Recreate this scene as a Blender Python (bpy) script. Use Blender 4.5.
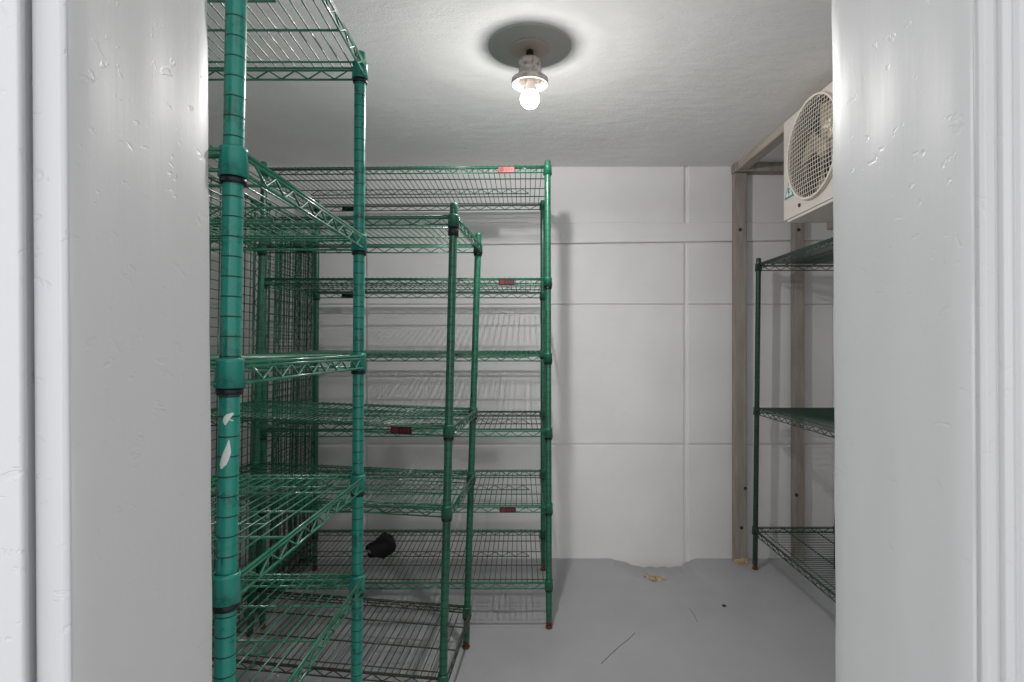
import bpy, math, random
from mathutils import Vector, Matrix
random.seed(7)
for o in list(bpy.data.objects):
    bpy.data.objects.remove(o, do_unlink=True)
sc = bpy.context.scene
COL = sc.collection
V = Vector

# ------------------------------------------------------------------ camera
EYE = 1.16                       # lens height above the floor
cam_d = bpy.data.cameras.new('camera')
cam = bpy.data.objects.new('camera', cam_d); COL.objects.link(cam)
cam.location = (0, 0, EYE); cam.rotation_euler = (math.pi/2, 0, 0)
cam_d.sensor_width = 36; cam_d.lens = 36*555/1024
cam_d.shift_x = -16/1024; cam_d.shift_y = 4/1024
cam_d.clip_start = 0.02
sc.camera = cam

# ------------------------------------------------------------------ light
WORLD = 1.06                     # soft daylight of the space outside the doorway
BULB = 36                        # watts of the bare bulb
w = bpy.data.worlds.new('world'); sc.world = w; w.use_nodes = True
bg = w.node_tree.nodes['Background']
bg.inputs[0].default_value = (0.985, 0.99, 1.0, 1)
# bright patch added behind camera for post highlights; world also brighter to the left
wt = w.node_tree; wtc = wt.nodes.new('ShaderNodeTexCoord'); wd = wt.nodes.new('ShaderNodeVectorMath'); wd.operation = 'DOT_PRODUCT'
wd.inputs[1].default_value = V((-.16, -1, .12)).normalized()
wm = wt.nodes.new('ShaderNodeMapRange'); wm.interpolation_type = 'SMOOTHSTEP'
wm.inputs[1].default_value = .968; wm.inputs[2].default_value = .990; wm.inputs[3].default_value = WORLD; wm.inputs[4].default_value = WORLD*5
wt.links.new(wtc.outputs['Generated'], wd.inputs[0]); wt.links.new(wd.outputs['Value'], wm.inputs[0]); wx = wt.nodes.new('ShaderNodeSeparateXYZ'); wl = wt.nodes.new('ShaderNodeMath'); wl.operation = 'MULTIPLY_ADD'; wl.inputs[1].default_value = -.28; wl.inputs[2].default_value = 1.0
ws = wt.nodes.new('ShaderNodeMath'); ws.operation = 'MULTIPLY'
wt.links.new(wtc.outputs['Generated'], wx.inputs[0]); wt.links.new(wx.outputs['X'], wl.inputs[0])
wt.links.new(wm.outputs[0], ws.inputs[0]); wt.links.new(wl.outputs[0], ws.inputs[1]); wt.links.new(ws.outputs[0], bg.inputs[1])
vs = sc.view_settings
vs.view_transform = 'Standard'; vs.look = 'None'; vs.gamma = 1; vs.exposure = 0.0
vs.use_curve_mapping = False
try:
    sc.cycles.max_bounces = 14; sc.cycles.diffuse_bounces = 10
except Exception: pass

# ------------------------------------------------------------------ materials
def srgb(r, g, b):
    f = lambda c: (c/255/12.92) if c/255 <= .04045 else ((c/255+.055)/1.055)**2.4
    return (f(r), f(g), f(b), 1)

def mat(name, base, rough=.5, metal=0, spec=.5):
    m = bpy.data.materials.new(name); m.use_nodes = True
    b = m.node_tree.nodes['Principled BSDF']
    b.inputs['Base Color'].default_value = base
    b.inputs['Roughness'].default_value = rough
    b.inputs['Metallic'].default_value = metal
    b.inputs['Specular IOR Level'].default_value = spec
    return m

def nd(m, kind, **kw):
    n = m.node_tree.nodes.new(kind)
    for k, v in kw.items():
        if k in n.inputs: n.inputs[k].default_value = v
        else: setattr(n, k, v)
    return n
def ln(m, a, b): m.node_tree.links.new(a, b)

def noise(m, scale, detail=4, rough=.55, stretch=None):
    tc = nd(m, 'ShaderNodeTexCoord')
    mp = nd(m, 'ShaderNodeMapping')
    if stretch: mp.inputs['Scale'].default_value = stretch
    ln(m, tc.outputs['Object'], mp.inputs['Vector'])
    n = nd(m, 'ShaderNodeTexNoise', Scale=scale, Detail=detail, Roughness=rough)
    ln(m, mp.outputs[0], n.inputs['Vector'])
    return n
def ramp(m, src, stops):
    r = nd(m, 'ShaderNodeValToRGB')
    cr = r.color_ramp
    cr.elements[0].position, cr.elements[0].color = stops[0][0], stops[0][1]
    cr.elements[1].position, cr.elements[1].color = stops[-1][0], stops[-1][1]
    for p, c in stops[1:-1]:
        e = cr.elements.new(p); e.color = c
    ln(m, src, r.inputs['Fac'])
    return r
def bump(m, src, strength, dist=.002, prev=None):
    b = nd(m, 'ShaderNodeBump', Strength=strength, Distance=dist)
    ln(m, src, b.inputs['Height'])
    if prev: ln(m, prev.outputs[0], b.inputs['Normal'])
    ln(m, b.outputs[0], m.node_tree.nodes['Principled BSDF'].inputs['Normal'])
    return b
def P(m): return m.node_tree.nodes['Principled BSDF']
def G(v): return (v, v, v, 1)

def green(name, c, dark, rust=.62, rough=.32, rustc=(.075, .035, .016, 1)):
    m = mat(name, c, rough, 0, .55)
    n = noise(m, 24, 6, .7)
    r = ramp(m, n.outputs[0], [(.30, dark), (.5, c), (max(.52, rust-.03), c), (rust+.04, rustc)])
    ln(m, r.outputs[0], P(m).inputs['Base Color'])
    r2 = ramp(m, n.outputs[0], [(.4, G(rough)), (.75, G(.75))])
    ln(m, r2.outputs[0], P(m).inputs['Roughness'])
    P(m).inputs['Coat Weight'].default_value = .5; P(m).inputs['Coat Roughness'].default_value = .18
    bump(m, n.outputs[0], .15, .001)
    return m
M = {}
M['teal'] = green('teal_epoxy', srgb(8, 142, 124), srgb(6, 96, 82), .68, .24)  # same green paint with the doorway daylight put into its colour
M['green'] = green('green_epoxy', srgb(14, 100, 72), srgb(8, 60, 42), .68, .30)
M['dark_green'] = green('dark_green_epoxy', srgb(14, 58, 38), srgb(12, 36, 24), .66, .38)  # same green paint as a shaded copy, dim light put into the colour
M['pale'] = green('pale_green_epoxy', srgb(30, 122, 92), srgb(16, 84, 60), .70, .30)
M['rusty'] = green('rusted_green_epoxy', srgb(46, 74, 54), srgb(20, 44, 32), .50, .5, srgb(74, 54, 38))
M['groove'] = mat('grimy_groove', srgb(12, 58, 46), .7)
M['grooved'] = mat('grimy_dark_groove', srgb(10, 34, 24), .8)
M['black'] = mat('black_plastic', srgb(18, 18, 24), .4)
M['cloth'] = mat('black_cloth', srgb(16, 16, 19), .85)
bump(M['cloth'], noise(M['cloth'], 160, 4).outputs[0], .5, .003)
M['lining'] = mat('grey_lining', srgb(150, 148, 150), .8)  # pale grey stands for the highlight in the bundle's opening
M['tag_red'] = mat('red_tag', srgb(112, 26, 34), .45)
M['tag_fade'] = mat('faded_red_tag', srgb(158, 66, 66), .45)
M['tag_dark'] = mat('maroon_tag', srgb(52, 12, 20), .45)
M['steel'] = mat('dull_steel', srgb(74, 66, 60), .5, .6)
M['rust'] = mat('rust', srgb(96, 52, 36), .8)

m = M['wall'] = mat('painted_block', srgb(226, 224, 224), .5, 0, .35)
n = noise(m, 3, 5); r = ramp(m, n.outputs[0], [(.3, srgb(228, 226, 226)), (.7, srgb(236, 234, 234))])
ln(m, r.outputs[0], P(m).inputs['Base Color'])
b1 = bump(m, noise(m, 14, 6, .6, (1, 1, 2.4)).outputs[0], .22, .004)
bump(m, noise(m, 170, 3).outputs[0], .10, .0015, b1)

m = M['ceil'] = mat('ceiling_plaster', srgb(222, 221, 221), .75, 0, .3)
n = noise(m, 2.2, 6); r = ramp(m, n.outputs[0], [(.3, srgb(234, 233, 232)), (.7, srgb(243, 242, 241))])
ln(m, r.outputs[0], P(m).inputs['Base Color'])
b1 = bump(m, noise(m, 9, 5, .6, (1, 2, 1)).outputs[0], .35, .012)
bump(m, noise(m, 150, 4, .6).outputs[0], .45, .003, b1)

m = M['floor'] = mat('grey_floor_paint', srgb(140, 140, 146), .34, 0, .45)
n = noise(m, 2.0, 7, .6); r = ramp(m, n.outputs[0], [(.3, srgb(166, 166, 170)), (.7, srgb(178, 178, 182))])
ln(m, r.outputs[0], P(m).inputs['Base Color'])
r2 = ramp(m, noise(m, 6, 5).outputs[0], [(.3, G(.28)), (.7, G(.45))]); ln(m, r2.outputs[0], P(m).inputs['Roughness'])
bump(m, noise(m, 5, 4).outputs[0], .12, .01)

def chip_paint(name, c, rough, chip=.5):
    m = mat(name, c, rough, 0, .5)
    b1 = bump(m, noise(m, 60, 4, .5, (1, 1, .09)).outputs[0], .10, .003)       # brush strokes
    n = noise(m, 46, 3, .5, (1, 1.0, 1.5)); n.inputs['Distortion'].default_value = .5                                         # scattered dents
    r = ramp(m, n.outputs[0], [(.645, G(1)), (.70, G(0)), (.78, G(.4))])
    b2 = bump(m, r.outputs[0], chip, .003, b1)
    bump(m, noise(m, 260, 3).outputs[0], .06, .001, b2)
    return m
M['jamb'] = chip_paint('gloss_jamb_paint', srgb(215, 215, 215), .42, .17)
M['trim'] = chip_paint('white_trim_paint', srgb(216, 217, 220), .40, .3)

M['trimg'] = chip_paint('grey_trim_paint', srgb(198, 198, 199), .42, .15)  # jamb paint in a darker copy, for the right casing
m = M['wood'] = mat('weathered_wood', srgb(168, 156, 146), .75, 0, .3)
n = noise(m, 30, 6, .6, (1, 1, .12)); r = ramp(m, n.outputs[0], [(.3, srgb(142, 131, 123)), (.7, srgb(174, 165, 158))])
ln(m, r.outputs[0], P(m).inputs['Base Color']); bump(m, n.outputs[0], .2, .003)
m = M['woodh'] = mat('weathered_wood_lying', srgb(168, 156, 146), .75, 0, .3)
n = noise(m, 30, 6, .6, (1, .12, 1)); r = ramp(m, n.outputs[0], [(.3, srgb(156, 144, 134)), (.7, srgb(192, 182, 172))])
ln(m, r.outputs[0], P(m).inputs['Base Color']); bump(m, n.outputs[0], .2, .003)
M['splinter'] = mat('raw_wood', srgb(196, 172, 136), .8)
M['case'] = mat('cream_metal', srgb(216, 208, 200), .45)
M['guard'] = mat('cream_wire', srgb(232, 226, 216), .45)
M['coil'] = mat('brown_coil', srgb(84, 70, 58), .7); M['dusty'] = mat('dusty_throat', srgb(92, 76, 64), .8); M['motor'] = mat('beige_motor', srgb(178, 162, 136), .6)  # fan throat browner and darker than the cream casing
M['fan'] = mat('aluminium_blade', srgb(190, 176, 156), .45, .3)
M['teal_print'] = mat('teal_print', srgb(30, 150, 140), .5)
M['white_print'] = mat('white_print', srgb(225, 228, 226), .5)
m = M['ceramic'] = mat('stained_ceramic', srgb(206, 190, 178), .5)
n = noise(m, 60, 5); r = ramp(m, n.outputs[0], [(.35, srgb(168, 154, 144)), (.6, srgb(216, 210, 204))])
ln(m, r.outputs[0], P(m).inputs['Base Color'])
M['plate'] = mat('grey_plate', srgb(192, 191, 185), .7)
M['box'] = mat('brown_box', srgb(188, 174, 166), .7)
m = M['bulb'] = bpy.data.materials.new('lit_bulb'); m.use_nodes = True      # thin frosted glass over a small light source
nt = m.node_tree; nt.nodes.remove(nt.nodes['Principled BSDF'])
em = nt.nodes.new('ShaderNodeEmission'); em.inputs[0].default_value = (1, .98, .95, 1); em.inputs[1].default_value = 9
tr = nt.nodes.new('ShaderNodeBsdfTransparent'); ad = nt.nodes.new('ShaderNodeAddShader')
nt.links.new(em.outputs[0], ad.inputs[0]); nt.links.new(tr.outputs[0], ad.inputs[1])
nt.links.new(ad.outputs[0], nt.nodes['Material Output'].inputs[0])
m = M['rubble'] = mat('broken_mortar', srgb(196, 180, 152), .9)
n = noise(m, 55, 5); r = ramp(m, n.outputs[0], [(.33, srgb(92, 74, 62)), (.46, srgb(180, 158, 128)), (.62, srgb(206, 194, 172))])
ln(m, r.outputs[0], P(m).inputs['Base Color']); bump(m, n.outputs[0], .5, .006)
M['fleck'] = mat('dark_fleck', srgb(50, 44, 42), .8); M['thread'] = mat('grey_thread', srgb(112, 110, 114), .8)

# ------------------------------------------------------------------ mesh helpers
class MB:
    def __init__(s): s.v = []; s.f = []; s.mi = []; s.sm = []
    def add(s, vs, fs, mi=0, smooth=False):
        k = len(s.v); s.v += [tuple(p) for p in vs]
        for f in fs:
            s.f.append(tuple(i+k for i in f)); s.mi.append(mi); s.sm.append(smooth)
    def box(s, x0, x1, y0, y1, z0, z1, mi=0):
        vs = [(x, y, z) for z in (z0, z1) for y in (y0, y1) for x in (x0, x1)]
        s.add(vs, [(0,2,3,1),(4,5,7,6),(0,1,5,4),(2,6,7,3),(0,4,6,2),(1,3,7,5)], mi)
    def rings(s, rings, mi=0, smooth=True, caps=True, closed=False, mis=None):
        n = len(rings[0]); vs = [p for r in rings for p in r]; k = len(s.v)
        s.v += [tuple(p) for p in vs]
        R = len(rings)
        for a in range(R if closed else R-1):
            b = (a+1) % R
            for i in range(n):
                j = (i+1) % n
                s.f.append((k+a*n+i, k+a*n+j, k+b*n+j, k+b*n+i)); s.mi.append(mis[a] if mis else mi); s.sm.append(smooth)
        if caps and not closed:
            s.f.append(tuple(k+i for i in reversed(range(n)))); s.mi.append(mi); s.sm.append(False)
            s.f.append(tuple(k+(R-1)*n+i for i in range(n))); s.mi.append(mis[-1] if mis else mi); s.sm.append(False)
    def tube(s, pts, r, n=6, mi=0, closed=False):
        pts = [V(p) for p in pts]; rings = []
        N = len(pts); ref = None
        for i, p in enumerate(pts):
            if closed: d = pts[(i+1) % N]-pts[i-1]
            elif i == 0: d = pts[1]-p
            elif i == N-1: d = p-pts[i-1]
            else: d = (pts[i+1]-p).normalized()+(p-pts[i-1]).normalized()
            if d.length < 1e-9: d = V((0, 0, 1))
            d.normalize()
            if ref is None: ref = d.orthogonal().normalized()
            ref = (ref-d*ref.dot(d))
            if ref.length < 1e-6: ref = d.orthogonal()
            ref.normalize(); q = d.cross(ref)
            rr = r[i] if isinstance(r, (list, tuple)) else r
            rings.append([p+(ref*math.cos(2*math.pi*k/n)+q*math.sin(2*math.pi*k/n))*rr for k in range(n)])
        s.rings(rings, mi, True, True, closed)
    def lathe(s, prof, n=24, o=(0,0,0), axis=(0,0,1), mi=0, caps=True, mis=None, smooth=True, closed=False):
        o = V(o); d = V(axis).normalized(); a = d.orthogonal().normalized(); b = d.cross(a)
        rings = [[o+d*h+(a*math.cos(2*math.pi*k/n)+b*math.sin(2*math.pi*k/n))*max(r, 1e-5) for k in range(n)] for r, h in prof]
        s.rings(rings, mi, smooth, caps, closed, mis)
    def build(s, name, mats, parent=None, origin=(0,0,0), bevel=0):
        org = V(origin); me = bpy.data.meshes.new(name)
        me.from_pydata([tuple(V(p)-org) for p in s.v], [], s.f)
        for m_ in (mats if isinstance(mats, (list, tuple)) else [mats]): me.materials.append(m_)
        me.polygons.foreach_set('material_index', s.mi)
        me.polygons.foreach_set('use_smooth', s.sm)
        me.update()
        o = bpy.data.objects.new(name, me); COL.objects.link(o)
        if parent is None: o.location = org
        else:
            o.parent = parent
            o.location = org-V(parent['_o'])
        o['_o'] = tuple(org)
        if bevel:
            b = o.modifiers.new('bevel', 'BEVEL'); b.width = bevel; b.segments = 3; b.limit_method = 'ANGLE'
        return o
def thing(name, loc, label, cat, group=None):
    o = bpy.data.objects.new(name, None); COL.objects.link(o); o.location = loc; o['_o'] = tuple(loc)
    o.empty_display_size = .05
    o['label'] = label; o['category'] = cat
    if group: o['group'] = group
    return o
def tag(o, label, cat, group=None):
    o['label'] = label; o['category'] = cat
    if group: o['group'] = group
    return o
def struct(o): o['kind'] = 'structure'; return o

# ================================================================== THE ROOM
XL, XR, YB, YF, ZC = -1.78, 1.66, 3.03, .66, 2.13
JF = .4575                                           # outer face of the door jambs

def sm(a, c, t): t = max(0, min(1, (t-a)/(c-a))); return t*t*(3-2*t)
def floor_z(x, y):               # the slab dips against the back wall where the drain is
    px_ = 528+183.9*x; wob = 1.2*math.sin(px_*.31)+.8*math.sin(px_*.83)
    q = px_+wob
    ramp_ = max(0, min(1, (q-611)/29))*(1-max(0, min(1, (q-677)/19)))
    return -(.047*ramp_+.003*ramp_*math.sin(px_*.5))*sm(2.66, 2.98, y)
b = MB()
xs = [-2.6, -1.5, 0, .3]+[.3+.01*i for i in range(1, 79)]+[1.4, 2.6]
ys = [-3.0, 0, 1.5, 2.5]+[2.5+.02*i for i in range(1, 31)]
nx = len(xs); vs_ = [(x, y, floor_z(x, y)) for y in ys for x in xs]
b.add(vs_, [(j*nx+i, j*nx+i+1, (j+1)*nx+i+1, (j+1)*nx+i) for j in range(len(ys)-1) for i in range(nx-1)], 0, True)
b.box(-2.6, 2.6, -3.0, YB+.1, -.16, -.11)
struct(b.build('floor', M['floor']))
b = MB(); b.box(XL-.1, XR+.1, .47, YB+.1, ZC, ZC+.1); struct(b.build('ceiling', M['ceil']))
b = MB(); b.box(XL-.1, XL, .47, YB+.1, 0, ZC); struct(b.build('wall_left', M['wall']))
b = MB(); b.box(XR, XR+.1, .47, YB+.1, 0, ZC); struct(b.build('wall_right', M['wall']))
# back wall: painted panels with grooves
b = MB(); b.box(XL, XR, YB, YB+.1, -.11, ZC)
def panel(x0, x1, z0, z1, t, e=.006, s0=0, s1=0):
    """raised panel with eased edges; s0/s1: slope of the lower / upper seam"""
    y1 = YB+.001; y0 = YB-t
    def q(x, z, which, s): return (x, which, z+s*(x-.3))
    vs = [q(x0, z0, y1, s0), q(x1, z0, y1, s0), q(x1, z1, y1, s1), q(x0, z1, y1, s1),
          q(x0, z0, y0+e*.6, s0), q(x1, z0, y0+e*.6, s0), q(x1, z1, y0+e*.6, s1), q(x0, z1, y0+e*.6, s1),
          q(x0+e, z0+e, y0, s0), q(x1-e, z0+e, y0, s0), q(x1-e, z1-e, y0, s1), q(x0+e, z1-e, y0, s1)]
    fs = []
    for k in (0, 4):
        for i in range(4):
            j = (i+1) % 4; fs.append((k+i, k+j, k+4+j, k+4+i))
    fs.append((8, 9, 10, 11)); b.add(vs, fs)
cols = [(XL, -.893), (-.877, .850), (.870, XR)]
SL = .0130
for x0, x1 in cols:
    panel(x0, x1, -.11, .614, .012)
    panel(x0, x1, .622, 1.379, .012)
    panel(x0, x1, 1.383, 1.708, .012, .004, 0, SL)
    panel(x0, x1, 1.822, ZC, .016, .006)
panel(XL, XR, 1.714, 1.8225, .019, .005, SL, 0)
struct(b.build('wall_back', M['wall']))
WF = YB-.012                                          # face of the back wall panels
# front wall (its outer face is the one beside the camera)
OL, OR_, OT = -.408, .393, 2.02
b = MB(); b.box(-2.4, OL, .47, YF, 0, 2.6); b.box(OR_, 2.4, .47, YF, 0, 2.6); b.box(OL, OR_, .47, YF, OT, 2.6)
struct(b.build('wall_front', M['wall']))

# door frame: jambs lean very slightly, as does the whole opening
def leaning(pts, k): return [(x+k*(z-EYE), y, z) for x, y, z in pts]
def prism(mb, prof, z0, z1, k=0, mi=0):
    n = len(prof)
    vs = leaning([(x, y, z0) for x, y in prof]+[(x, y, z1) for x, y in prof], k)
    mb.add(vs, [tuple(reversed(range(n))), tuple(range(n, 2*n))]+[(i, (i+1) % n, n+(i+1) % n, n+i) for i in range(n)], mi)
def grid_board(mb, x0, x1, y0, y1, z0, z1, k, side):
    """jamb board, its visible face wavy with old paint, arrises rounded"""
    r = .004; prof = []
    xf, xb = (x1, x0) if side > 0 else (x0, x1)
    s = 1 if side > 0 else -1
    prof = [(xb, y0), (xf-s*r, y0), (xf-s*r*.3, y0+r*.3), (xf, y0+r)]
    N = 10
    for i in range(1, N): prof.append((xf+s*(.0006*math.sin(i*1.7)), y0+r+(y1-y0-2*r)*i/N))
    prof += [(xf, y1-r), (xf-s*r*.3, y1-r*.3), (xf-s*r, y1), (xb, y1)]
    if side < 0: prof = prof[::-1]
    n = len(prof); NZ = 60; rings = []
    for a in range(NZ+1):
        z = z0+(z1-z0)*a/NZ
        ring = []
        for (x, y) in prof:
            wob = .0004*math.sin(z*31+y*57)+.0002*math.sin(z*67+1.3) if abs(x-xb) > .01 else 0
            ring.append((x+k*(z-EYE)+wob, y, z))
        rings.append(ring)
    mb.rings(rings, 0, True, True)
b = MB(); grid_board(b, -.4045, -.3775, JF, YF+.002, .001, OT, -.0073, 1); struct(b.build('trim_1', M['jamb']))
b = MB(); grid_board(b, .363, .390, .451, YF+.002, .001, OT, -.0059, -1); struct(b.build('trim_2', M['jamb']))
b = MB(); b.box(-.43, .41, JF, YF+.002, OT-.02, OT+.005); struct(b.build('trim_3', M['jamb'], bevel=.003))
# casing on the left: flat board proud of the jamb, a dark gap between them
b = MB(); prism(b, [(-.4062, .4500), (-.4030, .4430), (-.4045, .441), (-.51, .441), (-.51, .47), (-.4095, .47), (-.4095, .4525)][::-1], .001, 2.12, -.0073)
struct(b.build('trim_4', M['trim'], bevel=.0015))
# front edge of the left jamb, thick white paint
b = MB(); prism(b, [(-.405, .4575), (-.405, .4555), (-.4035, .4535), (-.3815, .4535), (-.3782, .4555), (-.3775, .4575)][::-1], .001, OT, -.0073)
struct(b.build('trim_5', M['trim'], bevel=.001))
# casing on the right: moulded profile
pr = [(x+.010, y-.0025) for x, y in [(.3535, .4535), (.3535, .449), (.3565, .446), (.364, .446), (.3655, .449), (.3675, .449), (.369, .444), (.374, .442), (.378, .444),
      (.380, .441), (.386, .438), (.392, .440), (.394, .436), (.404, .434), (.44, .434), (.452, .44), (.452, .466), (.383, .466), (.383, .4535)]]
b = MB(); prism(b, pr, .001, 2.12, -.0059); struct(b.build('trim_6', M['trimg'], bevel=.0008))
b = MB(); b.box(-.51, .462, .438, .47, OT-.001, OT+.09); struct(b.build('trim_7', M['trim'], bevel=.002))

# ================================================================== WIRE SHELVING
def lerp(a, c, t): return a+(c-a)*t
R_POST = .0127
def post(unit, base, top, m, grime):
    base, top = V(base), V(top)
    d = (top-base).normalized(); L = (top-base).length
    prof = []; mis = []
    def put(r, h, mi): prof.append((r, h)); mis.append(mi)
    z = .028
    put(R_POST*.96, z, 0); put(R_POST, z+.002, 0)
    h = z+.0254
    while h < L-.012:
        put(R_POST, h-.0009, 1); put(R_POST, h+.0009, 0)
        h += .0254
    put(R_POST, L-.006, 0); put(R_POST*.9, L-.002, 0); put(R_POST*.6, L, 0)
    b = MB(); b.lathe(prof, 14, base, d, mis=mis)
    p = b.build('post', [m, grime], unit, base)
    f = MB(); f.lathe([(.0135, .0005), (.0145, .003), (.0145, .009), (.008, .012), (.008, .017), (.0118, .018), (.0118, .0275)], 12, base, d)
    f.build('levelling_foot', M['rust'] if random.random() < .5 else M['steel'], p, base)
    return p

def wire_shelf(parent, C, down, m, rods, pitch=.022, mid=None, axes=None, truss_m=None, name='shelf', tags=(), collar_m=None, ring=.0085):
    """C = four post-centre corners (u0v0, u1v0, u1v1, u0v1); the wires run along v, the rods along u"""
    C = [V(c) for c in C]; down = V(down).normalized(); truss_m = truss_m or m; collar_m = collar_m or truss_m
    Lu = (C[1]-C[0]).length; Lv = (C[3]-C[0]).length
    def Q(u, v, dep=0):
        return lerp(lerp(C[0], C[1], u), lerp(C[3], C[2], u), v)+down*dep
    e = .0125; du, dv = e/Lu, e/Lv
    b = MB(); nw = int(Lu/pitch)
    for i in range(1, nw):
        u = i/nw
        b.tube([Q(u, -dv, .001), Q(u, -dv, -.0022), Q(u, .5, -.0022), Q(u, 1+dv, -.0022), Q(u, 1+dv, .001)], .0017, 6)
    for v in rods: b.tube([Q(-du, v, .0014), Q(1+du, v, .0016)], .0025, 6)
    for v in (.016/Lv, 1-.016/Lv): b.tube([Q(.010/Lu, v, .0016), Q(1-.010/Lu, v, .0016)], .0021, 6)
    if mid is not None:
        k = .075/Lu
        b.tube([Q(-du, mid, .0014), Q(1+du, mid, .0014)], .0021, 6)
        b.tube([Q(k, mid, .024), Q(1-k, mid, .024)], .0023, 6)
        n = max(2, int(Lu*(1-2*k)/.032)); n += n % 2
        b.tube([Q(k+(1-2*k)*i/n, mid, .0035 if i % 2 else .0225) for i in range(n+1)], .0016, 5)
    org = C[0]
    sh = b.build(name, m, parent, org)
    # the four edges: twin top rods, zigzag, bottom rod
    for (ua, va, ub, vb, L) in ((0, -dv, 1, -dv, Lu), (1+du, 0, 1+du, 1, Lv), (1, 1+dv, 0, 1+dv, Lu), (-du, 1, -du, 0, Lv)):
        t = MB()
        def E(s, dep): return Q(lerp(ua, ub, s), lerp(va, vb, s), dep)
        g = .010/L
        t.tube([E(g, .0012), E(1-g, .0012)], .0024, 6)
        t.tube([E(g, .0068), E(1-g, .0068)], .0024, 6)
        t.tube([E(g, .0278), E(1-g, .0278)], .0025, 6)
        k = .032/L; n = max(4, int(round(L*(1-2*k)/.032))); n += n % 2
        t.tube([E(k+(1-2*k)*i/n, .0265 if i % 2 else .0075) for i in range(n+1)], .0020, 5)
        t.build('edge_truss', truss_m, sh, E(0, 0))
    ax = axes or [-down]*4
    for c, a, ring in zip(C, ax, ring if isinstance(ring, (list, tuple)) else [ring]*4):
        a = V(a).normalized()
        t = MB()
        t.lathe([(.0134, .0025), (.0150, .0048), (.0172, .0030), (.0172, -.001), (.0164, -.003), (.0182, -.0335), (.0134, -.0335)], 18, c, a, closed=True)
        t.build('corner_collar', collar_m, sh, c)
        if ring:
            t = MB(); t.lathe([(.0131, -.034), (.0158, -.034), (.0163, -.034-ring*.5), (.0158, -.034-ring), (.0131, -.034-ring)], 18, c, a, closed=True)
            t.build('split_ring', M['black'], sh, c)
    # snap-on tags on the long edges
    for (u, side, kind) in tags:
        v = -dv if side == 0 else 1+dv
        o = Q(u, v, .0165); U = (C[1]-C[0]).normalized(); out = ((C[0]-C[3]) if side == 0 else (C[3]-C[0])).normalized()
        t = MB(); W, H, T = .033, .0115, .0055
        def K(a, c_, d_): return o+U*a+down*c_+out*d_
        prof = [(-W, -H+.003), (-W+.003, -H), (W-.003, -H), (W, -H+.003), (W, H-.003), (W-.003, H), (-W+.003, H), (-W, H-.003)]
        t.rings([[K(x, y, .002) for x, y in prof], [K(x, y, T) for x, y in prof], [K(x*.97, y*.93, T+.001) for x, y in prof]], 0, False)
        if kind != 'black':
            nn = 16
            t.rings([[K(-.019+.0095*math.cos(2*math.pi*i/nn), .0095*math.sin(2*math.pi*i/nn), T+d_) for i in range(nn)] for d_ in (.001, .0019)], 1, False)
            for j in range(3):                                # worn raised strokes
                t.box(0, 0, 0, 0, 0, 0) if False else t.rings([[K(-.003+j*.011+x, y, T+d_) for x, y in ((0, -.005), (.006, -.005), (.006, .005), (0, .005))] for d_ in (.001, .0016)], 1, False)
        mm = {'black': [M['black'], M['black']], 'red': [M['tag_dark'], M['tag_red']], 'fade': [M['tag_fade'], M['tag_red']]}[kind]
        t.build('label_tag', mm, sh, o)
    return sh

def unit(name, posts, shelves, label, pm, grime):
    """posts: four (base, top) in u0v0, u1v0, u1v1, u0v1 order; shelves: dicts with the four corner heights"""
    cx = sum(V(p[0]).x for p in posts)/4; cy = sum(V(p[0]).y for p in posts)/4
    un = thing(name, (cx, cy, 0), label, 'shelving unit')
    ps = [(V(a), V(c)) for a, c in posts]
    for a, c in ps: post(un, a, c, pm, grime)
    for s in shelves:
        hs = s['h'] if isinstance(s['h'], (list, tuple)) else [s['h']]*4
        C = [lerp(a, c, (EYE+h-a.z)/(c.z-a.z)) for (a, c), h in zip(ps, hs)]
        nrm = (C[1]-C[0]).cross(C[3]-C[0])
        if nrm.z > 0: nrm = -nrm
        wire_shelf(un, C, nrm, s['m'], s['rods'], mid=s.get('mid'), axes=[c-a for a, c in ps], truss_m=s.get('tm'),
                   tags=s.get('tags', ()), collar_m=s.get('cm', pm), ring=s.get('ring', .0085))
    return un
def px(x, z): return (x-528)/555*z                     # photograph column at a distance -> metres
T = EYE
# nearest unit, just inside the doorway
zf, zb = .7115, 1.270; xl = -1.165
fr = ((-.4016, zf, 0), (-.3695, zf, T+.69)); br = ((-.394, zb, 0), (-.384, zb, T+.671))
fl = ((-.4016+xl, zf, 0), (-.3755+xl, zf, T+.69)); bl = ((-.394+xl, zb, 0), (-.384+xl, zb, T+.671))
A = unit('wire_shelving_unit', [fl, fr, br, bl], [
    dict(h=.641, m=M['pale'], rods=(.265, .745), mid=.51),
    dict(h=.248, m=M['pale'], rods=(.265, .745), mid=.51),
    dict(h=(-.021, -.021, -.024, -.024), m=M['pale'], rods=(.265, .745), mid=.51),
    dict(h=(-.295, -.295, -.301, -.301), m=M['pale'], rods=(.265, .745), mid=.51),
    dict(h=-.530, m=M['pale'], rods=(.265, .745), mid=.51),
    ], 'teal-green wire shelving unit standing nearest, just inside the doorway on the left', M['teal'], M['groove'])
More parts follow.
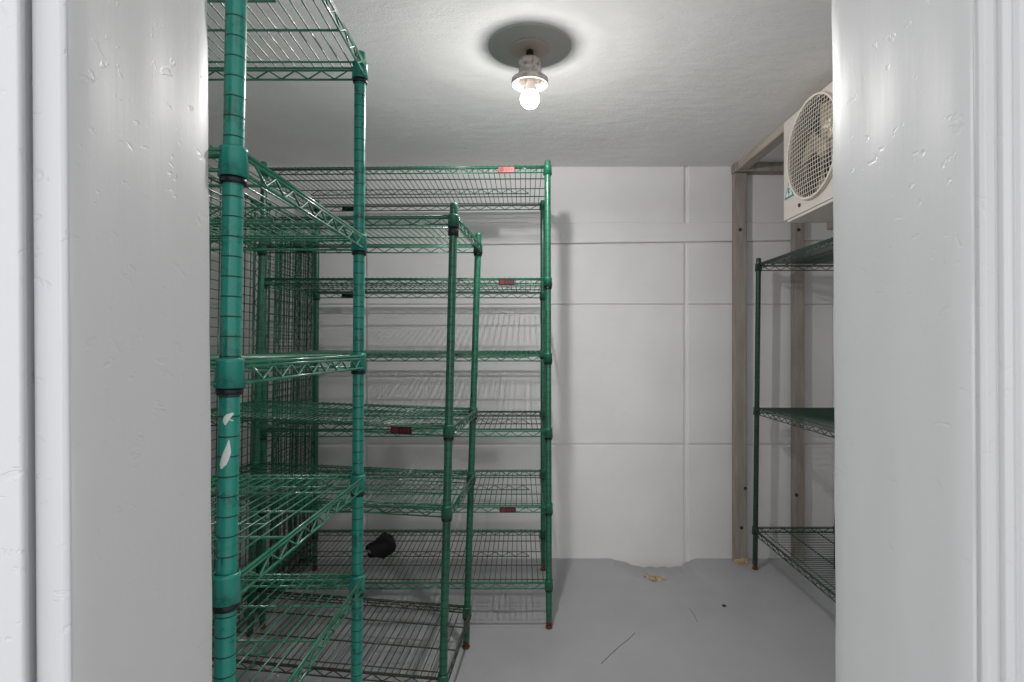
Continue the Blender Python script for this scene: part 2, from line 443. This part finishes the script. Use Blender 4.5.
# white paint smears on its front corner post
fp = [o for o in A.children if o.name.startswith('post')][1]
b = MB(); a0, a1 = V(fr[0]), V(fr[1])
def smear(mb, pts, wid):
    rings = []
    for (ang, z, w_) in pts:
        c = lerp(a0, a1, z/a1.z); ring = []
        for q in (-1, -.5, 0, .5, 1):
            t = math.radians(ang)+q*w_*wid
            ring.append(c+V((math.sin(t), -math.cos(t), 0))*(R_POST+.0006*(1-abs(q))+.0001))
        rings.append(ring)
    n = 5; vs = [p for r in rings for p in r]
    mb.add(vs, [(a*n+i, a*n+i+1, (a+1)*n+i+1, (a+1)*n+i) for a in range(len(rings)-1) for i in range(n-1)], 0, True)
def hz(y): return T+(345-y)/795.
smear(b, [(44, hz(413), .2), (34, hz(414.5), 1), (20, hz(417), 1.0), (10, hz(421), .8), (8, hz(425), .2)], .34)
smear(b, [(26, hz(419.3), .2), (32, hz(420.2), .8), (44, hz(421.2), .7), (50, hz(421.6), .2)], .2)
smear(b, [(28, hz(440), .1), (26, hz(446), .5), (20, hz(453), 1), (10, hz(459), 1.1), (-2, hz(465), 1), (-10, hz(469), .2)], .36)
b.build('paint_smear', M['white_print'], fp, tuple(fp['_o']))

# middle unit: shorter, askew and leaning
frt = ((px(442, 1.70), 1.70, 0), (px(454, 1.70), 1.70, T+.435))
rrt = ((px(466, 2.125), 2.125, 0), (px(478.5, 2.125), 2.125, T+.430))
rlt = ((-1.109, 2.215, 0), (-1.0595, 2.215, T+.446))
flt = ((-1.135, 1.79, 0), (-1.0966, 1.79, T+.452))
unit('wire_shelving_unit', [flt, frt, rrt, rlt], [
    dict(h=(.406, .394, .384, .398), m=M['green'], rods=(.33, .67), ring=(.026, .026, .0085, .0085), tags=((.195, 1, 'black'),)),
    dict(h=(-.2255, -.248, -.2435, -.222), m=M['green'], rods=(.33, .67), tags=((.835, 0, 'red'),)),
    dict(h=(-.473, -.4955, -.490, -.470), m=M['green'], rods=(.33, .67)),
    dict(h=(-.99, -1.012, -1.005, -.982), m=M['rusty'], rods=(.33, .67), tm=M['rusty']),
    ], 'shorter green wire shelving unit, askew and leaning, in front of the back wall unit', M['green'], M['groove'])

# tall unit along the back wall
c0, c1 = 2.275, 2.86
frt = ((px(549, c0), c0, 0), (px(547.5, c0), c0, T+.756)); rrt = ((.078, c1, 0), (.076, c1, T+.745))
flt = ((-1.088, c0, 0), (-1.083, c0, T+.75)); rlt = ((-1.098, c1, 0), (-1.087, c1, T+.745))
R3 = (.27, .76)
unit('wire_shelving_unit', [flt, frt, rrt, rlt], [
    dict(h=(.722, .731, .729, .720), m=M['green'], rods=R3, mid=.53, tags=((.855, 0, 'fade'), (.135, 1, 'black')), ring=0),
    dict(h=.272, m=M['green'], rods=R3, mid=.53, tags=((.855, 0, 'red'), (.135, 1, 'black'))),
    dict(h=(-.037, -.037, -.030, -.030), m=M['green'], rods=R3, mid=.53),
    dict(h=(-.345, -.345, -.3416, -.3416), m=M['rusty'], rods=R3, mid=.53, tm=M['pale']),
    dict(h=(-.654, -.654, -.647, -.647), m=M['green'], rods=R3, mid=.53, tm=M['pale'], tags=((.857, 0, 'red'),)),
    dict(h=(-.966, -.966, -.957, -.957), m=M['rusty'], rods=R3, mid=.53, tm=M['pale']),
    ], 'tallest green wire shelving unit, along the back wall, black bundle on its lowest shelf', M['green'], M['groove'])

# right-hand unit along the right wall
e1, e0 = 2.874, 1.70
bl_ = ((1.1755, e1, 0), (1.194, e1, T+.4505)); br_ = ((1.597, e1, 0), (1.612, e1, T+.4505))
fl_ = ((1.1755, e0, 0), (1.194, e0, T+.4505)); fr_ = ((1.597, e0, 0), (1.612, e0, T+.4505))
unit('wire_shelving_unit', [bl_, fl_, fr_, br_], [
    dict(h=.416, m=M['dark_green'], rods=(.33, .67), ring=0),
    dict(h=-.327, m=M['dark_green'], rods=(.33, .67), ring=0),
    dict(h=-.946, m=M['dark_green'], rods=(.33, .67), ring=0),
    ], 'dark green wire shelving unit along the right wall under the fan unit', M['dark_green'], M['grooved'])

# spare shelves stood on end, leaning on the left ends of the units
def spare(x_top, x_bot, y0, y1, L, label, m, rods, pitch, flip=1):
    C = [V((x_bot, y0, .02)), V((x_top, y0, .02+L)), V((x_top, y1, .02+L)), V((x_bot, y1, .02))]
    dn = (C[1]-C[0]).cross(C[3]-C[0]).normalized()
    if dn.x*flip < 0: dn = -dn
    t = thing('wire_shelf', (x_bot, (y0+y1)/2, 0), label, 'wire shelf', 'spare wire shelves stood on end')
    wire_shelf(t, C, dn, m, rods, pitch=pitch, name='wire_deck', ring=0)
R8 = tuple(i/9 for i in range(1, 9))
spare(-1.172, -1.20, 1.80, 2.365, 1.74, 'spare wire shelf stood on end behind the nearest unit, closest of those to the doorway', M['green'], R8, .035)
spare(-1.150, -1.175, 2.405, 2.97, 1.74, 'spare green wire shelf on end in the back left corner, foremost beside the tallest unit', M['green'], R8, .035)
spare(-1.188, -1.222, 2.64, 2.985, 1.70, 'narrow spare green wire shelf on end, in the middle of the back left corner stack', M['green'], (.2, .4, .6, .8), .035)
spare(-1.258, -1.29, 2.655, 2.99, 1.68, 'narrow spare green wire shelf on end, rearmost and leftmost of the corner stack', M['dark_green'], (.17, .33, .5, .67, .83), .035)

# black bundle on the lowest shelf of the back unit
bx, by, bz = px(381, 2.50), 2.50, EYE-.963+.0045
bund = thing('cloth_bundle', (bx, by, bz), 'small crumpled black cloth bundle lying on lowest shelf of the tallest unit', 'bundle')
b = MB(); rings = []
ax = V((.76, .52, .16)).normalized(); up = V((0, 0, 1)); sd = ax.cross(up).normalized(); u2 = sd.cross(ax)
prof = [(-.058, .024), (-.056, .030), (-.044, .033), (-.026, .038), (-.006, .047), (.012, .050), (.028, .049), (.042, .042), (.052, .030), (.058, .014), (.059, .002)]
cen = V((bx+.006, by, bz+.051))
for (h, r) in prof:
    rg = []
    for k in range(26):
        a = 2*math.pi*k/26
        rr = r*(1+.09*math.sin(3*a+h*60)+.06*math.sin(5*a-h*90)+.04*math.sin(9*a+h*130))
        p = cen+ax*h+(sd*math.cos(a)+u2*math.sin(a))*rr
        p.z = max(p.z, bz+.0005); rg.append(p)
    rings.append(rg)
inner = [[p+(cen+ax*(-.058)-p)*.22 for p in rings[0]], [p+(cen+ax*(-.02)-p)*.35 for p in rings[0]], [p+(cen+ax*(.0)-p)*.7 for p in rings[0]]]
b.rings(inner[::-1]+rings, 0, True, True)
b.build('crumpled_body', M['cloth'], bund, (bx, by, bz))
t = MB()                                                # thick turned-back rim of the opening
pts = [cen+ax*(-.057+.004*math.sin(4*a))+(sd*math.cos(a)*1.1+u2*math.sin(a)*.85)*.028 for a in [2*math.pi*i/24 for i in range(24)]]
for p in pts: p.z = max(p.z, bz+.0075)
t.tube(pts, .0068, 8, closed=True); t.build('rim', M['cloth'], bund, (bx, by, bz))
t = MB(); c2 = cen+ax*(-.058)+V((0, -.002, .003))
t.rings([[c2+(sd*math.cos(2*math.pi*i/14)*.020+u2*math.sin(2*math.pi*i/14)*.013)*s_+ax*d_ for i in range(14)] for s_, d_ in ((1, .004), (.98, 0), (.55, -.006), (.1, -.008))], 0, True)
t.build('lining', M['lining'], bund, (bx, by, bz))
t = MB()                                                # two folded tufts on top
for (dx, dy, dz, r) in ((.018, -.004, .052, .017), (.036, .006, .043, .015), (.000, .0, .046, .014)):
    o_ = cen+V((dx, dy, dz-.010))
    t.lathe([(.002, -.014), (r*.8, -.010), (r, 0), (r*.72, r*.7), (r*.25, r*1.0), (.001, r*1.05)], 12, o_, (dx*3, dy*2, .6))
t.build('fold', M['cloth'], bund, (bx, by, bz))

# ================================================================== CEILING LAMP
lx, ly = .006, 1.806
lamp = thing('ceiling_lamp', (lx, ly, ZC), 'bare round bulb in a stained porcelain holder on a grey ceiling disc', 'lamp')
def lpart(name, prof, m, n=40, closed=False):
    b = MB(); b.lathe(prof, n, (lx, ly, ZC), (0, 0, -1), caps=not closed, closed=closed); return b.build(name, m, lamp, (lx, ly, ZC))
lpart('ceiling_disc', [(.134, -.004), (.135, .002), (.133, .005), (.02, .006)], M['plate'], 56)
lpart('box_cover', [(.064, .005), (.064, .010), (.061, .012), (.012, .013)], M['box'])
lpart('stem', [(.012, .010), (.012, .030), (.016, .033), (.016, .045)], M['steel'], 16)
neck = [(.012, .040), (.030, .041), (.033, .046), (.033, .060), (.0295, .064), (.030, .070), (.036, .074), (.036, .086), (.033, .089), (.040, .094), (.042, .102),
        (.054, .103), (.0595, .107), (.060, .121), (.0585, .124), (.055, .125), (.0542, .122), (.053, .112), (.044, .109), (.020, .107), (.012, .107)]
h = lpart('lamp_holder', neck, M['ceramic'])
b = MB()                                                # ribs and screw lugs moulded on the holder
for k in range(8):
    a = 2*math.pi*k/8+.2
    b.lathe([(.0045, .044), (.006, .048), (.006, .060), (.004, .064)], 8, (lx+.031*math.cos(a), ly+.031*math.sin(a), ZC), (0, 0, -1))
    if k % 2: b.lathe([(.007, .075), (.008, .080), (.008, .088), (.006, .100)], 8, (lx+.035*math.cos(a), ly+.035*math.sin(a), ZC), (0, 0, -1))
b.build('rib', M['ceramic'], h, (lx, ly, ZC))
b = MB()
for k in range(2):
    a = math.pi*k+.15
    b.lathe([(.010, .111), (.010, .116), (.007, .119), (.001, .120)], 12, (lx+.040*math.cos(a), ly+.040*math.sin(a), ZC), (0, 0, -1))
b.build('screw', M['ceramic'], h, (lx, ly, ZC))
lpart('bulb_base', [(.0135, .106), (.0135, .120), (.019, .128), (.0265, .148)], M['ceramic'], 24)
bc = .170
lpart('bulb', [(.024, .1475)]+[(.031*math.cos(a), bc+.031*math.sin(a)) for a in [math.radians(t_) for t_ in range(-32, 90, 7)]]+[(.0005, bc+.031)], M['bulb'], 32)

# the light itself: a LED source, weaker towards its own base
pl = bpy.data.lights.new('bulb_light', 'POINT'); pl.energy = BULB; pl.shadow_soft_size = .014; pl.color = (1, .985, .965)
pl.use_nodes = True; nt = pl.node_tree; em = nt.nodes['Emission']
tc = nt.nodes.new('ShaderNodeTexCoord'); sx = nt.nodes.new('ShaderNodeSeparateXYZ'); rp = nt.nodes.new('ShaderNodeValToRGB')
nt.links.new(tc.outputs['Normal'], sx.inputs[0])
mr = nt.nodes.new('ShaderNodeMapRange'); mr.inputs[1].default_value = -1; mr.inputs[2].default_value = 1
nt.links.new(sx.outputs['Z'], mr.inputs[0]); nt.links.new(mr.outputs[0], rp.inputs[0])
cr = rp.color_ramp; cr.interpolation = 'LINEAR'
stops = [(0, 1.0), (.10, .90), (.22, .70), (.5, .46), (.56, .60), (.60, .50), (.65, .34), (.7, .21), (.8, .10), (.95, .05)]
cr.elements[0].position, cr.elements[0].color = stops[0][0], G(stops[0][1]); cr.elements[1].position, cr.elements[1].color = stops[-1][0], G(stops[-1][1])
for p, v in stops[1:-1]: e_ = cr.elements.new(p); e_.color = G(v)
nt.links.new(rp.outputs[0], em.inputs['Strength'])
plo = bpy.data.objects.new('bulb_light', pl); COL.objects.link(plo); plo.parent = lamp; plo.location = (0, 0, -.193)

# ================================================================== TIMBER ON THE RIGHT
def board(name, x0, x1, y0, y1, z0, z1, m, label, cat, bolts=(), group=None):
    t = thing(name, ((x0+x1)/2, (y0+y1)/2, z0), label, cat, group)
    b = MB(); b.box(x0, x1, y0, y1, z0, z1); b.build('board', m, t, ((x0+x1)/2, (y0+y1)/2, z0), bevel=.003)
    for (x, z) in bolts:
        q = MB(); q.lathe([(.0095, 0), (.0095, .002), (.006, .0045), (.001, .005)], 10, (x, y0, z), (0, -1, 0)); q.build('bolt', M['steel'], t, (x, y0, z))
    return t
pst = board('wooden_post', 1.106, 1.169, 2.962, 3.011, .001, 2.080, M['wood'], 'weathered wooden post on the back wall left of the dark green unit', 'post',
      ((1.132, T+.615), (1.14, T-.975), (1.160, T-.765)))
b = MB(); rr = random.Random(3)
for k in range(6):
    x = 1.108+.060*k/5; L_ = .025+rr.random()*.03
    b.add([(x-.008, 2.958, .001), (x+.008, 2.958, .001), (x+.007, 2.962, .012+rr.random()*.012), (x-.006, 2.962, .012+rr.random()*.012), (x+.004, 2.962-L_, .002), (x, 2.962-L_*.9, .010)],
          [(0,1,4),(1,2,5,4),(3,0,4,5),(2,3,5),(0,3,2,1)])
b.build('splintered_end', M['splinter'], pst, (1.135, 2.985, .001))
board('wooden_post', 1.424, 1.476, 2.962, 3.011, .001, 2.080, M['wood'], 'weathered wooden post on the back wall behind the dark green unit, under the fan unit', 'post',
      ((1.444, T+.615), (1.432, T-.80)))
board('ceiling_batten', 1.110, 1.165, .70, 2.935, 2.088, ZC-.001, M['woodh'], 'long wooden batten on the ceiling running back past the fan unit', 'batten')
board('ceiling_batten', 1.10, XR-.004, 2.937, 3.008, 2.082, ZC-.001, M['wood'], 'short wooden batten crossing the ceiling along the top of the back wall', 'batten')
board('wall_ledger', 1.560, XR-.002, 1.2, 2.90, T+.600, T+.690, M['woodh'], 'wooden rail on the right wall just below the fan unit', 'rail')

# ================================================================== FAN UNIT
X0, X1, Y0, Y1, Z0, Z1 = 1.065, 1.52, 1.818, 2.310, T+.516, T+.922
fu = thing('cooling_fan_unit', ((X0+X1)/2, (Y0+Y1)/2, Z0), 'cream evaporator fan unit with round wire guard hung under the ceiling at right', 'cooling unit')
O = ((X0+X1)/2, (Y0+Y1)/2, Z0)
cy, cz, R = 2.064, T+.735, .183
b = MB()
n = 48; sq = []; ci = []
for i in range(n):
    a = 2*math.pi*i/n; c_, s_ = math.cos(a), math.sin(a)
    t = 1/max(abs(c_), abs(s_)); y = cy+c_*t*.2985; z = cz+s_*t*.2
    y = min(max(y, Y0), Y1); z = min(max(z, Z0), Z1)
    if abs(abs(c_)-abs(s_)) < 1e-6: pass
    sq.append((X0, y, z)); ci.append((X0, cy+c_*R, cz+s_*R))
# exact rectangle outline
def torect(a):
    c_, s_ = math.cos(a), math.sin(a)
    ty = (Y1-cy)/c_ if c_ > 1e-9 else ((Y0-cy)/c_ if c_ < -1e-9 else 1e9)
    tz = (Z1-cz)/s_ if s_ > 1e-9 else ((Z0-cz)/s_ if s_ < -1e-9 else 1e9)
    t = min(ty, tz); return (X0, cy+c_*t, cz+s_*t)
angs = sorted([2*math.pi*i/n for i in range(n)]+[math.atan2(z-cz, y-cy) % (2*math.pi) for y in (Y0, Y1) for z in (Z0, Z1)])
sq = [torect(a) for a in angs]; ci = [(X0, cy+math.cos(a)*R, cz+math.sin(a)*R) for a in angs]
lip = [(X0-.006, cy+math.cos(a)*(R-.002), cz+math.sin(a)*(R-.002)) for a in angs]
lip2 = [(X0-.006, cy+math.cos(a)*(R-.004), cz+math.sin(a)*(R-.004)) for a in angs]
thr = [(X0+.05, cy+math.cos(a)*(R-.004), cz+math.sin(a)*(R-.004)) for a in angs]
bk = [(X1, y, z) for _, y, z in sq]
b.rings([bk, sq, ci, lip, lip2, thr], 0, False, False, mis=[0, 0, 0, 0, 1, 1])
b.f.append(tuple(range(len(angs)))); b.mi.append(0); b.sm.append(False)
b.build('casing', [M['case'], M['dusty']], fu, O)
b = MB(); b.box(X0+.004, X1-.03, Y0+.02, Y1-.02, Z0-.012, Z0-.0005); b.build('drain_pan', M['case'], fu, O, bevel=.003)
b = MB()                                                # finned coil behind the fan
b.box(X0+.09, X0+.20, Y0+.02, Y1-.02, Z0+.02, Z1-.02)
for k in range(46): y = Y0+.03+(Y1-Y0-.06)*k/45; b.box(X0+.084, X0+.090, y, y+.003, Z0+.02, Z1-.02)
b.build('coil', M['coil'], fu, O)
b = MB(); b.lathe([(.001, .0), (.030, .003), (.036, .012), (.036, .04)], 20, (X0+.02, cy, cz), (1, 0, 0))
for k in range(4):
    a0_ = math.pi/2*k+.3; rings = []
    for r_ in (.03, .07, .11, .15, .168):
        wv = .30+.12*r_/.168; pts = []
        for t_ in (-1, 0, 1):
            a = a0_+t_*wv; pts.append((X0+.045+t_*.022*(1-r_*2), cy+math.cos(a)*r_, cz+math.sin(a)*r_))
        rings.append(pts+[(x+.003, y, z) for x, y, z in reversed(pts)])
    b.rings(rings, 0, False)
fan = b.build('fan_blades', M['fan'], fu, O)
b = MB(); b.lathe([(.040, .062), (.052, .066), (.052, .080), (.040, .088)], 20, (X0, cy, cz), (1, 0, 0)); b.build('motor', M['motor'], fu, O)
XG = 1.040; RG = .185                                   # square-mesh guard, slightly domed
b = MB()
rim = [(XG+.012, cy+RG*math.cos(2*math.pi*i/56), cz+RG*math.sin(2*math.pi*i/56)) for i in range(56)]
b.tube(rim, .0042, 8, closed=True)
rim2 = [(X0-.005, cy+(RG+.002)*math.cos(2*math.pi*i/56), cz+(RG+.002)*math.sin(2*math.pi*i/56)) for i in range(56)]
b.tube(rim2, .003, 8, closed=True)
def dome(y, z): return XG+.012*min(1, ((y-cy)**2+(z-cz)**2)/RG**2)
k = -int(RG/.0162)
while k*.0162 < RG:
    q = k*.0162; hl = math.sqrt(max(RG*RG-q*q, 0))
    if hl > .01:
        b.tube([(dome(cy+q, cz+hl*t_/6), cy+q, cz+hl*t_/6) for t_ in range(-6, 7)], .0013, 5)
        b.tube([(dome(cy+hl*t_/6, cz+q)-.0022, cy+hl*t_/6, cz+q) for t_ in range(-6, 7)], .0013, 5)
    k += 1
for i in range(4):
    a = math.pi/4+math.pi/2*i; b.tube([(XG+.012, cy+RG*math.cos(a), cz+RG*math.sin(a)), (X0, cy+(RG+.002)*math.cos(a), cz+(RG+.002)*math.sin(a))], .0025, 6)
b.build('fan_guard', M['guard'], fu, O)
b = MB(); yc, zc_ = 2.262, T+.605                        # triangular sticker on the casing face
def tri(s, dx, mi, oy=0, oz=0): 
    p = [(0, .046), (.040, -.026), (-.040, -.026)]
    b.rings([[(X0-dx-e_, yc-y*s+oy, zc_+.02+z*s+oz) for y, z in p] for e_ in (0, .0006)], mi, False)
tri(1.0, .0001, 0); tri(.70, .0008, 1)
b.rings([[(X0-.0015-e_, yc-y, zc_+.016+z) for y, z in ((-.006, .020), (.006, .018), (.001, .004), (.010, .003), (-.006, -.016), (-.002, -.002), (-.010, .0))] for e_ in (0, .0006)], 0, False)
b.build('warning_sticker', [M['teal_print'], M['white_print']], fu, O)
b = MB(); b.lathe([(.008, 0), (.008, .003), (.005, .006), (.001, .0065)], 10, (X0, 2.175, T+.548), (-1, 0, 0)); b.build('bolt', M['rust'], fu, O)
b = MB()
for y in (Y0+.08, Y1-.08):
    b.box(1.15, 1.17, y-.015, y+.015, Z1-.002, 2.089)
    b.box(1.45, 1.47, y-.015, y+.015, Z1-.002, ZC-.001)
b.build('hanger_bracket', M['steel'], fu, O)

# ================================================================== ON THE FLOOR
fx, fy = px(655.5, 2.80), 2.80; fz = floor_z(fx, fy)+.001
b = MB(); rr = random.Random(11); n = 26; rg = []
for s_, h_ in ((1.0, .0006), (.92, .006), (.6, .009), (.25, .007), (.03, .006)):
    ring = []
    for i in range(n):
        a = 2*math.pi*i/n; k = 1+.16*math.sin(3*a+1)+.10*math.sin(5*a)+.06*math.sin(9*a+2)
        ring.append((fx+.054*s_*k*math.cos(a), fy+.062*s_*k*math.sin(a), floor_z(fx+.054*s_*k*math.cos(a), fy+.062*s_*k*math.sin(a))+h_+(.003*math.sin(i*2.3+s_*9) if h_ > .001 else 0)))
    rg.append(ring)
b.rings(rg, 0, False)
for k in range(7):
    x, y = fx+rr.uniform(-.04, .04), fy+rr.uniform(-.045, .04); r = rr.uniform(.006, .013)
    b.lathe([(r*.8, 0), (r, r*.4), (r*.6, r*.8), (.001, r)], 6, (x, y, floor_z(x, y)+.005), (rr.uniform(-.3, .3), rr.uniform(-.3, .3), 1), smooth=False)
tag(b.build('broken_floor_drain', M['rubble'], None, (fx, fy, floor_z(fx, fy))), 'small broken tan mortar patch in the grey floor near the back wall', 'floor drain')
def strand(pts, r, label):
    b = MB(); P3 = [V((px(x, 555*EYE/(y-345)), 555*EYE/(y-345), r)) for x, y in pts]
    b.tube(P3, r, 5); tag(b.build('thread', M['thread'], None, tuple(P3[0])), label, 'thread')
strand([(689, 609), (692, 612), (695, 617), (697, 622)], .0010, 'short curled thread on the floor right of the mortar patch')
strand([(635, 633), (629, 639), (620, 646), (610, 655), (601, 664)], .0009, 'long thin thread lying on the open floor in front of the mortar patch')
b = MB(); z_ = 555*EYE/(606-345); c_ = V((px(724, z_), z_, 0))
b.lathe([(.009, .0003), (.010, .003), (.006, .005), (.001, .006)], 7, c_, smooth=False)
tag(b.build('grit', M['fleck'], None, tuple(c_)), 'dark speck of grit on the floor left of the dark green unit', 'grit')

for o in bpy.data.objects:
    if '_o' in o: del o['_o']
